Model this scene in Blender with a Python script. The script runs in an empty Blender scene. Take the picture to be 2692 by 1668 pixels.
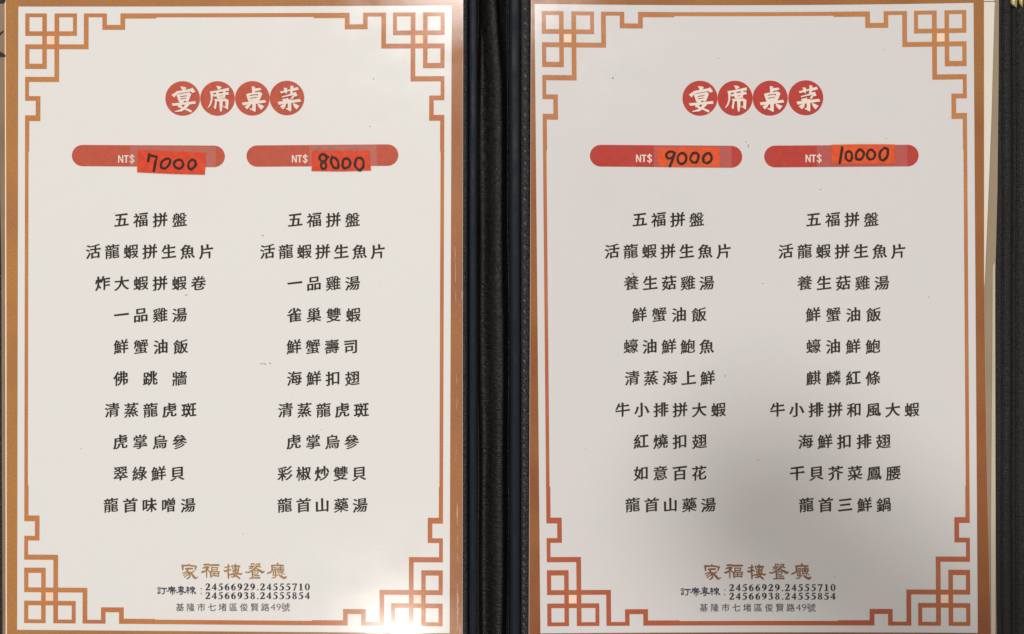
import bpy, bmesh, math, random
from mathutils import Vector, geometry
random.seed(7)
SC = bpy.context.scene
COL = SC.collection
PX = 5738.0                      # photograph pixels per metre on the menu


def W(px, py, z=0.0):
    """photo-measured point of the flat menu -> metres on the menu plane"""
    return Vector(((px - 1346.0) / PX, (834.0 - py) / PX, z))


# ------------------------------------------------------------------ camera, world, lamps
cam = bpy.data.cameras.new('camera')
cam.sensor_width = 36.0
cam.lens = 36.0 * 0.5 / 0.46916
cam.clip_start = 0.01
cam.clip_end = 20
co = bpy.data.objects.new('camera', cam)
co.location = (0, 0, 0.5)
COL.objects.link(co)
SC.camera = co

world = bpy.data.worlds.new("World")
SC.world = world
world.use_nodes = True
bg = world.node_tree.nodes['Background']
bg.inputs[0].default_value = (1.0, 0.955, 0.905, 1)
bg.inputs[1].default_value = 0.525


def area(name, loc, target, size, power, color):
    l = bpy.data.lights.new(name, 'AREA')
    l.shape = 'DISK'
    l.size = size
    l.energy = power
    l.color = color
    o = bpy.data.objects.new(name, l)
    o.location = loc
    o.rotation_euler = (Vector(target) - Vector(loc)).to_track_quat('-Z', 'Y').to_euler()
    COL.objects.link(o)
    return o


area('ceiling_lamp', (-0.18, 1.62, 4.0), (0, 0, 0), 0.54, 105.0, (1.0, 0.978, 0.95))
area('spot_lamp', (-0.230, -0.625, 1.60), (-0.05, -0.14, 0), 0.066, 3.6, (1.0, 0.95, 0.86))

SC.view_settings.view_transform = 'Standard'
SC.view_settings.look = 'None'
SC.view_settings.exposure = 0.0
SC.view_settings.gamma = 1.0


# ------------------------------------------------------------------ materials
class NT:
    def __init__(s, name):
        s.m = bpy.data.materials.new(name)
        s.m.use_nodes = True
        s.t = s.m.node_tree
        s.b = s.t.nodes['Principled BSDF']
        s.tc = s.t.nodes.new('ShaderNodeTexCoord')

    def n(s, kind, **kw):
        x = s.t.nodes.new(kind)
        for k, v in kw.items():
            setattr(x, k, v)
        return x

    def l(s, a, b):
        s.t.links.new(a, b)

    def mapping(s, scale=(1, 1, 1), rot=(0, 0, 0)):
        mp = s.n('ShaderNodeMapping')
        mp.inputs['Scale'].default_value = scale
        mp.inputs['Rotation'].default_value = rot
        s.l(s.tc.outputs['Object'], mp.inputs[0])
        return mp.outputs[0]

    def noise(s, scale, detail=3, vec=None, rough=0.55):
        x = s.n('ShaderNodeTexNoise')
        x.inputs['Scale'].default_value = scale
        x.inputs['Detail'].default_value = detail
        x.inputs['Roughness'].default_value = rough
        s.l(vec if vec else s.tc.outputs['Object'], x.inputs['Vector'])
        return x.outputs['Fac']

    def ramp(s, fac, stops):
        r = s.n('ShaderNodeValToRGB')
        e = r.color_ramp.elements
        while len(e) < len(stops):
            e.new(0.5)
        for i, (p, c) in enumerate(stops):
            e[i].position = p
            e[i].color = (*c, 1) if len(c) == 3 else c
        s.l(fac, r.inputs[0])
        return r.outputs[0]

    def bump(s, h, strength, dist, prev=None):
        b = s.n('ShaderNodeBump')
        b.inputs['Strength'].default_value = strength
        b.inputs['Distance'].default_value = dist
        s.l(h, b.inputs['Height'])
        if prev:
            s.l(prev, b.inputs['Normal'])
        return b.outputs[0]


def laminate(nt, coat=1.0):
    """clear glossy plastic film over whatever is printed"""
    b = nt.b
    b.inputs['Roughness'].default_value = 0.55
    b.inputs['Specular IOR Level'].default_value = 0.08
    b.inputs['Coat Weight'].default_value = coat
    b.inputs['Coat IOR'].default_value = 1.33
    big = nt.noise(26, 2)
    fine = nt.noise(900, 3)
    scr = nt.noise(1, 2, nt.mapping((260, 2600, 1), (0, 0, 0.5)))
    rr = nt.ramp(nt.noise(60, 4), [(0.3, (0.10,) * 3), (0.75, (0.20,) * 3)])
    nt.l(rr, b.inputs['Coat Roughness'])
    n1 = nt.bump(big, 1.0, 0.00008)
    n2 = nt.bump(fine, 0.5, 0.000004, n1)
    n3 = nt.bump(scr, 0.5, 0.000003, n2)
    nt.l(n3, b.inputs['Coat Normal'])


def mat_paper(name, c1, c2, coat=1.0):
    nt = NT(name)
    laminate(nt, coat)
    a = nt.ramp(nt.noise(28, 3), [(0.3, c1), (0.7, c2)])
    spk = nt.ramp(nt.noise(700, 2), [(0.25, (0.93,) * 3), (0.45, (1,) * 3)])
    mx = nt.n('ShaderNodeMixRGB', blend_type='MULTIPLY')
    mx.inputs[0].default_value = 0.5
    nt.l(a, mx.inputs[1])
    nt.l(spk, mx.inputs[2])
    nt.l(mx.outputs[0], nt.b.inputs['Base Color'])
    return nt.m


def mat_ink(name, c, var=0.12, coat=1.0):
    nt = NT(name)
    laminate(nt, coat)
    lo = tuple(x * (1 - var) for x in c)
    hi = tuple(min(1, x * (1 + var)) for x in c)
    a = nt.ramp(nt.noise(420, 4), [(0.3, lo), (0.7, hi)])
    nt.l(a, nt.b.inputs['Base Color'])
    return nt.m


def mat_foil(name, gold, rust, scale, gx, gy, x0=0.0, amp=1.6):
    """printed copper-gold ornament ink: the print runs from gold to rust across the sheet, unevenly"""
    nt = NT(name)
    laminate(nt)
    sep = nt.n('ShaderNodeSeparateXYZ')
    nt.l(nt.tc.outputs['Object'], sep.inputs[0])

    def math_(op, a, b_):
        m = nt.n('ShaderNodeMath', operation=op)
        for i, q in enumerate((a, b_)):
            if isinstance(q, float):
                m.inputs[i].default_value = q
            else:
                nt.l(q, m.inputs[i])
        return m.outputs[0]
    f = math_('MULTIPLY', math_('SUBTRACT', nt.noise(scale, 2), 0.5), float(amp))
    f = math_('ADD', f, math_('MULTIPLY', math_('SUBTRACT', sep.outputs[0], float(x0)), float(gx)))
    f = math_('ADD', f, math_('MULTIPLY', sep.outputs[1], float(gy)))
    f = math_('ADD', f, 0.5)
    g = nt.noise(1300, 2)
    a = nt.ramp(f, [(0.0, gold), (1.0, rust)])
    b2 = nt.ramp(g, [(0.3, (0.86,) * 3), (0.7, (1.1,) * 3)])
    mx = nt.n('ShaderNodeMixRGB', blend_type='MULTIPLY')
    mx.inputs[0].default_value = 1
    nt.l(a, mx.inputs[1])
    nt.l(b2, mx.inputs[2])
    nt.l(mx.outputs[0], nt.b.inputs['Base Color'])
    return nt.m


def mat_leather(name, c, rough=0.42, wr=1.0, xs=420, ys=1500, spec=0.5):
    nt = NT(name)
    b = nt.b
    b.inputs['Base Color'].default_value = (*c, 1)
    b.inputs['Specular IOR Level'].default_value = spec
    v1 = nt.mapping((xs, ys, 300))
    wrk = nt.n('ShaderNodeTexVoronoi', feature='DISTANCE_TO_EDGE')
    wrk.inputs['Scale'].default_value = 1.0
    warp = nt.n('ShaderNodeMixRGB', blend_type='ADD')
    warp.inputs[0].default_value = 1.0
    nz = nt.n('ShaderNodeTexNoise')
    nz.inputs['Scale'].default_value = 0.6
    nt.l(v1, nz.inputs['Vector'])
    nt.l(v1, warp.inputs[1])
    nt.l(nz.outputs['Color'], warp.inputs[2])
    nt.l(warp.outputs[0], wrk.inputs['Vector'])
    n1 = nt.bump(nt.noise(1, 4, nt.mapping((xs * .42, ys * .75, 300)), .65), 1.0, 0.00060 * wr)
    n2 = nt.bump(wrk.outputs['Distance'], 1.0, 0.00016 * wr, n1)
    n3 = nt.bump(nt.noise(90, 2), 0.8, 0.0005, n2)
    nt.l(n3, b.inputs['Normal'])
    r = nt.ramp(nt.noise(70, 3), [(0.3, (rough * .8,) * 3), (0.7, (rough * 1.25,) * 3)])
    nt.l(r, b.inputs['Roughness'])
    return nt.m


def mat_plain(name, c, rough=0.5, metal=0.0, spec=0.5):
    nt = NT(name)
    b = nt.b
    a = nt.ramp(nt.noise(300, 3), [(0.3, tuple(x * .85 for x in c)), (0.7, tuple(min(1, x * 1.12) for x in c))])
    nt.l(a, b.inputs['Base Color'])
    b.inputs['Roughness'].default_value = rough
    b.inputs['Metallic'].default_value = metal
    b.inputs['Specular IOR Level'].default_value = spec
    return nt.m


M = {}
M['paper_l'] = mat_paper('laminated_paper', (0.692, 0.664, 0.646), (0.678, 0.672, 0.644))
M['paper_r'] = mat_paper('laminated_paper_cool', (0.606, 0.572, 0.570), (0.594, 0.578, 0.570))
M['cream'] = mat_ink('cream_ink', (0.80, 0.60, 0.46), .03)
GOLD, RUST = (0.50, 0.225, 0.062), (0.47, 0.155, 0.052)
M['band_l'] = mat_foil('border_foil', (0.40, 0.180, 0.048), (0.31, 0.122, 0.058), 30, 3.0, 0.0, -.127)
M['band_r'] = mat_foil('border_foil_dark', (0.32, 0.135, 0.038), (0.23, 0.070, 0.023), 26, -0.5, -2.0, .11)
M['fret_l'] = mat_foil('fret_foil', (0.50, 0.215, 0.066), (0.44, 0.128, 0.052), 30, 1.6, -1.0, -.127)
M['fret_r'] = mat_foil('fret_foil_rust', (0.46, 0.195, 0.066), (0.39, 0.090, 0.038), 24, -1.4, -3.4, .11, 1.2)
M['red_l'] = mat_ink('coral_ink', (0.450, 0.080, 0.046), .08)
M['red_r'] = mat_ink('crimson_ink', (0.415, 0.042, 0.031), .08)
M['white'] = mat_ink('white_ink', (0.74, 0.62, 0.55), .02)
M['shade'] = mat_ink('maroon_ink', (0.13, 0.035, 0.02), .1)
M['black'] = mat_ink('black_ink', (0.022, 0.018, 0.014), .3)
M['number'] = mat_ink('number_ink', (0.030, 0.028, 0.040), .3)
M['grey'] = mat_ink('grey_ink', (0.040, 0.036, 0.036), .3)
M['navy'] = mat_ink('navy_ink', (0.045, 0.045, 0.075), .3)
M['gold'] = mat_ink('gold_ink', (0.33, 0.175, 0.060), .15)
M['bronze'] = mat_ink('bronze_ink', (0.21, 0.090, 0.032), .15)
M['sticker'] = mat_ink('sticker_red_orange', (0.60, 0.055, 0.018), .16)
M['sticker_o'] = mat_ink('sticker_orange', (0.64, 0.080, 0.018), .14)
M['marker'] = mat_ink('marker_ink', (0.030, 0.012, 0.008), .35)
M['ghost'] = mat_ink('old_marker_ink', (0.24, 0.085, 0.06), .15)
M['dirt'] = mat_ink('dirt', (0.24, 0.22, 0.20), .4)
M['leather'] = mat_leather('black_leather', (0.0052, 0.0048, 0.0036), .34, 1.2, spec=.26)
M['leather_e'] = mat_leather('edge_leather', (0.0045, 0.0043, 0.0040), .28, 1.5, 330, 1250, .38)
M['spine'] = mat_leather('spine_leather', (0.0040, 0.0034, 0.0026), .28, 1.5, 260, 1000, .27)
M['lining'] = mat_leather('blue_black_lining', (0.0022, 0.0050, 0.0090), .50, .12, 700, 900, .18)
M['thread'] = mat_plain('black_thread', (0.06, 0.06, 0.058), .22, 0, .8)
M['bead'] = mat_plain('worn_edge', (0.035, 0.035, 0.033), .25, 0, .7)
M['metal'] = mat_plain('brass', (0.60, 0.50, 0.25), .28, 1.0)
M['sleeve'] = mat_paper('tan_sleeve', (0.31, 0.235, 0.155), (0.27, 0.205, 0.140))
M['sleeve_w'] = mat_paper('milky_sleeve', (0.50, 0.43, 0.33), (0.46, 0.40, 0.31))
M['edge'] = mat_ink('paper_edge', (0.90, 0.66, 0.48), .04)
M['backpaper'] = mat_paper('plain_paper', (0.68, 0.62, 0.53), (0.66, 0.61, 0.53))
M['tan'] = mat_paper('tan_card', (0.20, 0.125, 0.080), (0.27, 0.19, 0.13))
M['table'] = mat_plain('dark_table', (0.03, 0.026, 0.022), .45)
M['phone_blocker'] = mat_plain('blocker_black', (0.02, 0.02, 0.02), .3)


def mat_tape():
    nt = NT('clear_tape')
    b = nt.b
    b.inputs['Base Color'].default_value = (0.60, 0.45, 0.42, 1)
    b.inputs['Roughness'].default_value = 0.35
    b.inputs['Alpha'].default_value = 0.12
    b.inputs['Coat Weight'].default_value = 0.6
    b.inputs['Coat Roughness'].default_value = 0.2
    return nt.m


M['tape'] = mat_tape()


# ------------------------------------------------------------------ object helpers
def link(name, me, mats, parent=None, label=None, kind=None):
    o = bpy.data.objects.new(name, me)
    if not isinstance(mats, (list, tuple)):
        mats = [mats]
    for m in mats:
        me.materials.append(m)
    COL.objects.link(o)
    if parent:
        o.parent = parent
    if label:
        o['label'] = label
    if kind:
        o['kind'] = kind
    return o


def thing(name, label, cat, group=None):
    o = bpy.data.objects.new(name, None)
    o.empty_display_size = 0.01
    o['label'] = label
    o['category'] = cat
    if group:
        o['group'] = group
    COL.objects.link(o)
    return o


def area2(p):
    return sum(p[i][0] * p[(i + 1) % len(p)][1] - p[(i + 1) % len(p)][0] * p[i][1] for i in range(len(p))) / 2


def fill(loops, ccw=True):
    """non-zero winding fill of closed 2D loops -> (verts2d, tris); ccw=True treats every loop as a solid piece"""
    vs, es = [], []
    lp = []
    for p in loops:
        q = [p[0]]
        for a in p[1:]:
            if (a[0] - q[-1][0]) ** 2 + (a[1] - q[-1][1]) ** 2 > 1e-6:
                q.append(a)
        if (q[0][0] - q[-1][0]) ** 2 + (q[0][1] - q[-1][1]) ** 2 < 1e-6:
            q.pop()
        if len(q) < 3:
            continue
        if ccw and area2(q) < 0:
            q = q[::-1]
        lp.append(q)
        b = len(vs)
        vs += [Vector((a[0], a[1])) for a in q]
        es += [(b + i, b + (i + 1) % len(q)) for i in range(len(q))]
    r = geometry.delaunay_2d_cdt(vs, es, [], 0, 1e-5)
    v, f = r[0], r[2]
    boxes = [(min(a[0] for a in q), max(a[0] for a in q), min(a[1] for a in q), max(a[1] for a in q)) for q in lp]
    out = []
    for t in f:
        cx = sum(v[i][0] for i in t) / len(t)
        cy = sum(v[i][1] for i in t) / len(t)
        w = 0
        for q, bx in zip(lp, boxes):
            if not (bx[0] <= cx <= bx[1] and bx[2] <= cy <= bx[3]):
                continue
            x0, y0 = q[-1]
            for (x1, y1) in q:
                if (y0 <= cy) != (y1 <= cy):
                    if x0 + (cy - y0) * (x1 - x0) / (y1 - y0) > cx:
                        w += 1 if y1 > y0 else -1
                x0, y0 = x1, y1
        if w != 0:
            out.append(tuple(t))
    return v, out


def catmull(pts, closed=False, k=5):
    n = len(pts)
    if n < 3:
        return [tuple(map(float, p)) for p in pts]
    out = []
    rng = n if closed else n - 1
    for i in range(rng):
        if closed:
            P = [pts[(i + j) % n] for j in (-1, 0, 1, 2)]
        else:
            P = [pts[max(0, i - 1)], pts[i], pts[i + 1], pts[min(n - 1, i + 2)]]
        for s in range(k):
            t = s / k
            out.append(tuple(0.5 * (2 * P[1][d] + (P[2][d] - P[0][d]) * t + (2 * P[0][d] - 5 * P[1][d] + 4 * P[2][d] - P[3][d]) * t * t
                                    + (3 * P[1][d] - P[0][d] - 3 * P[2][d] + P[3][d]) * t ** 3) for d in range(len(pts[0]))))
    if not closed:
        out.append(tuple(map(float, pts[-1])))
    return out


def ribbon(pts, w, smooth=True, cap=True):
    """brush stroke: list of (x,y[,w]) -> solid loops (small quads and round ends, all overlapping)"""
    pts = [(p[0], p[1], (p[2] if len(p) > 2 else w)) for p in pts]
    if smooth:
        pts = catmull(pts)
    L, R = [], []
    for i, p in enumerate(pts):
        a = pts[max(0, i - 1)]
        b = pts[min(len(pts) - 1, i + 1)]
        dx, dy = b[0] - a[0], b[1] - a[1]
        d = math.hypot(dx, dy) or 1
        nx, ny = -dy / d, dx / d
        L.append((p[0] + nx * p[2] / 2, p[1] + ny * p[2] / 2))
        R.append((p[0] - nx * p[2] / 2, p[1] - ny * p[2] / 2))
    loops = []
    for i in range(len(pts) - 1):
        loops.append([L[i], L[i + 1], R[i + 1], R[i]])
    if cap:
        for q in (pts[0], pts[-1]):
            loops.append([(q[0] + q[2] / 2 * math.cos(a * math.pi / 4), q[1] + q[2] / 2 * math.sin(a * math.pi / 4)) for a in range(8)])
    return loops


def print_mesh(name, loops, z, mat, parent, warp=None, label=None, kind=None, ccw=True):
    """flat print given as loops in photo-measured pixels"""
    v, f = fill(loops, ccw)
    me = bpy.data.meshes.new(name)
    vv = []
    for p in v:
        q = warp(p[0], p[1]) if warp else (p[0], p[1])
        vv.append(W(q[0], q[1], z))
    ff = []
    for t in f:
        a = sum(vv[t[i]].x * vv[t[(i + 1) % len(t)]].y - vv[t[(i + 1) % len(t)]].x * vv[t[i]].y for i in range(len(t)))
        ff.append(t if a > 0 else t[::-1])
    me.from_pydata(vv, [], ff)
    return link(name, me, mat, parent, label, kind)


# ------------------------------------------------------------------ glyphs
_fc = bpy.data.curves.new('glyph_source', 'FONT')
_fo = bpy.data.objects.new('glyph_source', _fc)
COL.objects.link(_fo)
_cache = {}


def glyph(ch):
    if ch in _cache:
        return _cache[ch]
    _fc.body = ch
    bpy.context.view_layer.update()
    dg = bpy.context.evaluated_depsgraph_get()
    e = _fo.evaluated_get(dg)
    c = e.to_curve(dg)
    loops = []
    for s in c.splines:
        bp = s.bezier_points
        n = len(bp)
        P = []
        for i in range(n):
            a, b = bp[i], bp[(i + 1) % n]
            p0, p1, p2, p3 = a.co, a.handle_right, b.co, b.handle_left
            p2, p3 = b.handle_left, b.co
            ch_ = (p3 - p0).length
            dev = ((p1 - p0).cross(p3 - p0).length + (p2 - p0).cross(p3 - p0).length) / (ch_ + 1e-9)
            k = 1 if dev < 0.002 or ch_ < .012 else (3 if ch_ < .15 else 5)
            for j in range(k):
                t = j / k
                q = p0 * (1 - t) ** 3 + p1 * 3 * t * (1 - t) ** 2 + p2 * 3 * t * t * (1 - t) + p3 * t ** 3
                P.append((q.x, q.y))
        if len(P) > 2:
            loops.append(P)
    e.to_curve_clear()
    _cache[ch] = loops
    return loops


def embolden(P, dx, dy, brush):
    """push an outline outwards by dx/dy; brush>0 shapes the ends of strokes like a broad Wei brush"""
    # orientation: solid stays on the same side for holes and outers, normals follow point order
    n = len(P)
    E = []
    for i in range(n):
        a, b = P[i], P[(i + 1) % n]
        d = (b[0] - a[0], b[1] - a[1])
        l = math.hypot(*d) or 1e-9
        E.append((d[0] / l, d[1] / l, l))
    out = []
    for i in range(n):
        e0, e1 = E[i - 1], E[i]
        n0, n1 = (e0[1], -e0[0]), (e1[1], -e1[0])
        mx, my = n0[0] + n1[0], n0[1] + n1[1]
        m = math.hypot(mx, my)
        if m < .3:
            mx, my = n0
            k = 1
        else:
            mx, my = mx / m, my / m
            k = min(1.8, 1 / max(.4, mx * n0[0] + my * n0[1]))
        out.append([P[i][0] + mx * k * dx, P[i][1] + my * k * dy])
    if brush:
        for i in range(n):
            e0, e, e1 = E[i - 1], E[i], E[(i + 1) % n]
            if not (.045 < e[2] < .105) or e0[2] < e[2] * .9 or e1[2] < e[2] * .9:
                continue
            c0 = e0[0] * e[1] - e0[1] * e[0]
            c1 = e[0] * e1[1] - e[1] * e1[0]
            if c0 * c1 <= 0 or abs(c0) < .6 or abs(c1) < .6 or c0 * SGN < 0:
                continue
            nx, ny = e[1], -e[0]            # outward of the terminal
            a, b = out[i], out[(i + 1) % n]
            hi, lo = (a, b) if a[1] > b[1] else (b, a)
            lf, rt = (a, b) if a[0] < b[0] else (b, a)
            s = brush
            if abs(nx) > abs(ny) and nx < 0:      # start of a horizontal: slanted wedge
                hi[0] -= .020 * s; hi[1] += .018 * s; lo[0] += .030 * s
            elif abs(nx) > abs(ny):               # end of a horizontal: heavy shoulder
                hi[0] -= .004 * s; hi[1] += .024 * s; lo[0] += .028 * s; lo[1] -= .010 * s
            elif ny > 0:                          # top of a vertical
                lf[0] -= .020 * s; lf[1] += .026 * s; rt[1] -= .012 * s
            elif nx < -.25:                       # left-falling sweep: pointed
                lf[0] -= .02 * s; rt[0] -= .03 * s
            elif nx > .25:                        # right-falling sweep: flared foot
                hi[0] += .03 * s; hi[1] += .01 * s; lo[0] -= .005 * s; lo[1] -= .01 * s
            else:                                 # foot of a vertical
                rt[0] -= .012 * s; rt[1] += .016 * s; lf[1] -= .024 * s; lf[0] += .008 * s
    return out


def _orient():
    g = glyph('一')[0]
    return 1 if area2(g) > 0 else -1


SGN = _orient()            # +1: outer loops run counter-clockwise


def char_loops(ch, cx, cy, w, h, wt=(0.0, 0.0), slope=0.0, brush=0.0, adv=None):
    g = glyph(ch)
    length = sum(math.hypot(P[i][0] - P[i - 1][0], P[i][1] - P[i - 1][1]) for P in g for i in range(len(P)))
    dens = 1.0 if length < 9 else max(.42, 9.0 / length)
    res = []
    for P in g:
        if SGN < 0:
            P = P[::-1]
        Q = embolden(P, wt[0] * dens, wt[1] * dens, brush * (0.6 + .4 * dens))
        R = []
        for x, y in Q:
            x -= .5 if adv is None else adv
            y -= .38
            y += slope * x
            R.append((cx + x * w, cy - y * h))
        res.append(R)
    return res


def text_loops(s, x0, x1, cy, em, wt, slope=0.0, brush=0.0, sx=1.0, cyf=None):
    n = len(s)
    vis = em * .9 * sx
    out = []
    SG = SGN
    for i, ch in enumerate(s):
        cx = x0 + vis / 2 + (x1 - x0 - vis) * (i / (n - 1) if n > 1 else .5)
        out += char_loops(ch, cx, cyf(cx) if cyf else cy, em * sx, em, wt, slope, brush)
    return out


SGN = _orient()
_outer_sign = SGN
if SGN < 0:
    SGN = 1      # loops are reversed before use
    _flip = True
else:
    _flip = False
_g0 = glyph


def glyph_n(ch):
    g = _g0(ch)
    return [P[::-1] for P in g] if _flip else g


glyph = glyph_n


def latin_loops(s, x0, x1, base, hgt, wt, sx=1.0):
    """set latin text between x0 and x1, cap height hgt"""
    adv = []
    for ch in s:
        xs = [p[0] for P in glyph(ch) for p in P]
        adv.append((min(xs), max(xs)))
    gap = .07
    tot = sum(b - a for a, b in adv) + gap * (len(s) - 1)
    k = (x1 - x0) / tot
    ky = hgt / .727
    out = []
    x = x0
    for ch, (a, b) in zip(s, adv):
        for P in glyph(ch):
            Q = embolden(P, wt[0], wt[1], 0)
            out.append([(x + (p[0] - a) * k, base - p[1] * ky) for p in Q])
        x += (b - a + gap) * k
    return out


# Roman numerals of a bold old-style serif face, as variable-width strokes (unit box .62 x 1, y up)
def ell(cx, cy, rx, ry, n=20, rev=False):
    p = [(cx + rx * math.cos(2 * math.pi * i / n), cy + ry * math.sin(2 * math.pi * i / n)) for i in range(n)]
    return p[::-1] if rev else p


def solid(loops):
    return [p if area2(p) > 0 else p[::-1] for p in loops]


def holes(loops):
    return [p if area2(p) < 0 else p[::-1] for p in loops]


DIG = {
    '0': solid([ell(.31, .5, .29, .51)]) + holes([ell(.31, .5, .13, .45)]),
    '1': solid([[(.22, .03), (.40, .03), (.40, 1), (.34, 1), (.22, .93)], [(.06, 0), (.56, 0), (.56, .06), (.06, .06)], [(.06, .85), (.30, .88), (.34, 1), (.30, 1)]]),
    '2': solid(ribbon([(.05, .72, .06), (.16, .93, .09), (.33, .97, .10), (.46, .82, .19), (.42, .58, .18), (.24, .30, .12), (.07, .10, .08)], .1) + [[(.03, 0), (.56, 0), (.61, .26), (.56, .26), (.50, .16), (.10, .16)]]),
    '3': solid(ribbon([(.06, .78, .06), (.18, .95, .09), (.36, .95, .12), (.42, .76, .18), (.30, .58, .10), (.22, .54, .06)], .1) + ribbon([(.22, .55, .07), (.40, .48, .14), (.48, .28, .19), (.38, .08, .12), (.18, .03, .08), (.06, .10, .11)], .1)),
    '4': solid([[(.34, 0), (.50, 0), (.50, 1), (.42, 1), (.34, .85)], [(.02, .24), (.60, .24), (.60, .38), (.02, .36)]] + ribbon([(.06, .32, .06), (.42, .94, .06)], .06, False)),
    '5': solid([[(.16, .84), (.52, .84), (.57, 1.0), (.20, 1.0)]] + ribbon([(.20, .92, .05), (.12, .60, .05)], .05, False) + ribbon([(.12, .60, .06), (.30, .60, .13), (.46, .45, .18), (.48, .25, .19), (.36, .07, .12), (.18, .02, .08), (.06, .10, .11)], .1)),
    '6': solid([ell(.32, .32, .27, .33)] + ribbon([(.54, .98, .03), (.30, .84, .12), (.15, .60, .19), (.13, .34, .19)], .1)) + holes([ell(.33, .31, .10, .25)]) ,
    '7': solid([[(.04, .76), (.08, .76), (.12, .84), (.60, .84), (.60, 1), (.07, 1)]] + ribbon([(.55, .90, .10), (.38, .45, .12), (.26, .0, .14)], .1)),
    '8': solid([ell(.31, .26, .27, .27), ell(.31, .75, .23, .25)]) + holes([ell(.31, .25, .11, .20), ell(.32, .76, .10, .18)]),
    '9': solid([ell(.30, .68, .27, .33)] + ribbon([(.08, .02, .03), (.32, .16, .12), (.47, .40, .19), (.49, .66, .19)], .1)) + holes([ell(.29, .69, .10, .25)]),
    '.': solid([ell(.15, .07, .085, .085, 8)]),
}


def number_loops(s, x0, x1, base, hgt, thin=0.0):
    n = len(s)
    pitch = (x1 - x0 - .70 * hgt) / (n - 1 - .45)
    out = []
    x = x0
    for i, ch in enumerate(s):
        for P in DIG[ch]:
            out.append([(x + p[0] * hgt * 1.18, base - p[1] * hgt) for p in embolden(P, .018, .004, 0)][::-1])
        x += pitch * (.55 if ch == '.' else 1)
    return out


# ------------------------------------------------------------------ title characters (brush-cut outlines traced at 6.424x about each disc centre)
TITLE = [
 ((323, 383), [
  [(283, 178), (330, 186), (375, 193), (387, 213), (352, 244), (322, 246), (308, 222)],
  [(135, 325), (228, 262), (250, 290), (215, 322), (188, 372)],
  [(215, 264), (462, 218), (488, 198), (542, 274), (494, 292), (458, 266), (238, 306)],
  [(214, 314), (300, 306), (440, 278), (472, 312), (432, 410), (425, 434), (262, 446), (240, 380)],
  [(137, 468), (540, 430), (546, 476), (160, 510)],
  [(290, 428), (350, 432), (305, 512), (360, 545), (420, 560), (480, 588), (470, 624), (350, 568), (238, 526)],
  [(395, 440), (458, 440), (432, 502), (372, 562), (312, 602), (198, 612), (190, 600), (270, 574), (345, 522)]],
  [[(280, 348), (390, 332), (400, 338), (396, 352), (384, 346), (286, 362)], [(286, 386), (384, 372), (382, 384), (290, 398)], [(340, 428), (382, 424), (380, 440), (344, 442)], [(306, 496), (356, 488), (340, 508)]]),
 ((912, 383), [
  [(885, 168), (925, 174), (968, 182), (987, 202), (938, 238), (916, 226), (905, 195)],
  [(783, 265), (900, 248), (1068, 210), (1106, 204), (1108, 252), (1040, 262), (795, 300)],
  [(783, 262), (848, 262), (835, 345), (825, 430), (798, 505), (748, 552), (745, 540), (775, 490), (800, 410), (797, 320)],
  [(838, 318), (1095, 272), (1106, 320), (848, 356)],
  [(885, 262), (932, 260), (948, 388), (905, 388)], [(1008, 250), (1052, 248), (1042, 375), (1003, 375)],
  [(905, 352), (1035, 340), (1040, 372), (915, 392)],
  [(850, 395), (908, 392), (895, 500), (884, 570), (850, 538), (864, 490), (872, 420)],
  [(865, 402), (1045, 382), (1100, 412), (1098, 432), (890, 434)],
  [(1046, 395), (1102, 412), (1096, 490), (1092, 574), (1005, 520), (1010, 508), (1048, 524)],
  [(942, 385), (1002, 385), (998, 520), (986, 600), (968, 610), (955, 590), (948, 520)]], []),
 ((1500, 380), [
  [(1490, 178), (1510, 182), (1548, 188), (1542, 300), (1500, 302)],
  [(1530, 215), (1635, 205), (1657, 238), (1540, 268)],
  [(1395, 310), (1440, 296), (1625, 268), (1672, 302), (1642, 380), (1605, 440), (1440, 444), (1412, 370)],
  [(1325, 452), (1718, 408), (1732, 455), (1342, 500)],
  [(1500, 440), (1562, 436), (1558, 605), (1542, 608), (1450, 560), (1460, 545), (1500, 555)],
  [(1432, 478), (1486, 472), (1450, 530), (1408, 572), (1370, 516), (1412, 500)],
  [(1588, 470), (1640, 485), (1704, 515), (1655, 578), (1618, 540), (1592, 500)]],
  [[(1456, 326), (1590, 308), (1596, 316), (1592, 344), (1584, 340), (1582, 322), (1460, 340)], [(1460, 376), (1580, 358), (1582, 370), (1464, 388)]]),
 ((2085, 375), [
  [(1968, 268), (2138, 228), (2140, 254), (1985, 300)],
  [(2030, 200), (2060, 206), (2090, 208), (2086, 300), (2068, 302), (2040, 250)],
  [(2145, 162), (2172, 172), (2198, 172), (2178, 306), (2138, 300)],
  [(2158, 216), (2268, 192), (2286, 236), (2170, 264)],
  [(1998, 350), (2110, 318), (2200, 282), (2238, 276), (2262, 342), (2222, 352), (2196, 328), (2100, 346), (2005, 368)],
  [(2060, 392), (2100, 368), (2112, 402), (2092, 424)],
  [(2186, 330), (2216, 342), (2184, 398), (2148, 384)],
  [(1930, 440), (2305, 392), (2326, 438), (1945, 490)],
  [(2002, 400), (2050, 382), (2112, 430), (2050, 450), (2022, 430)],
  [(2100, 400), (2158, 396), (2160, 596), (2146, 604), (2060, 555), (2064, 542), (2100, 550)],
  [(2015, 485), (2072, 470), (2060, 520), (2022, 570), (1965, 516), (1990, 500)],
  [(2196, 462), (2240, 480), (2296, 510), (2250, 570), (2212, 534), (2182, 472)]], []),
]


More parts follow.
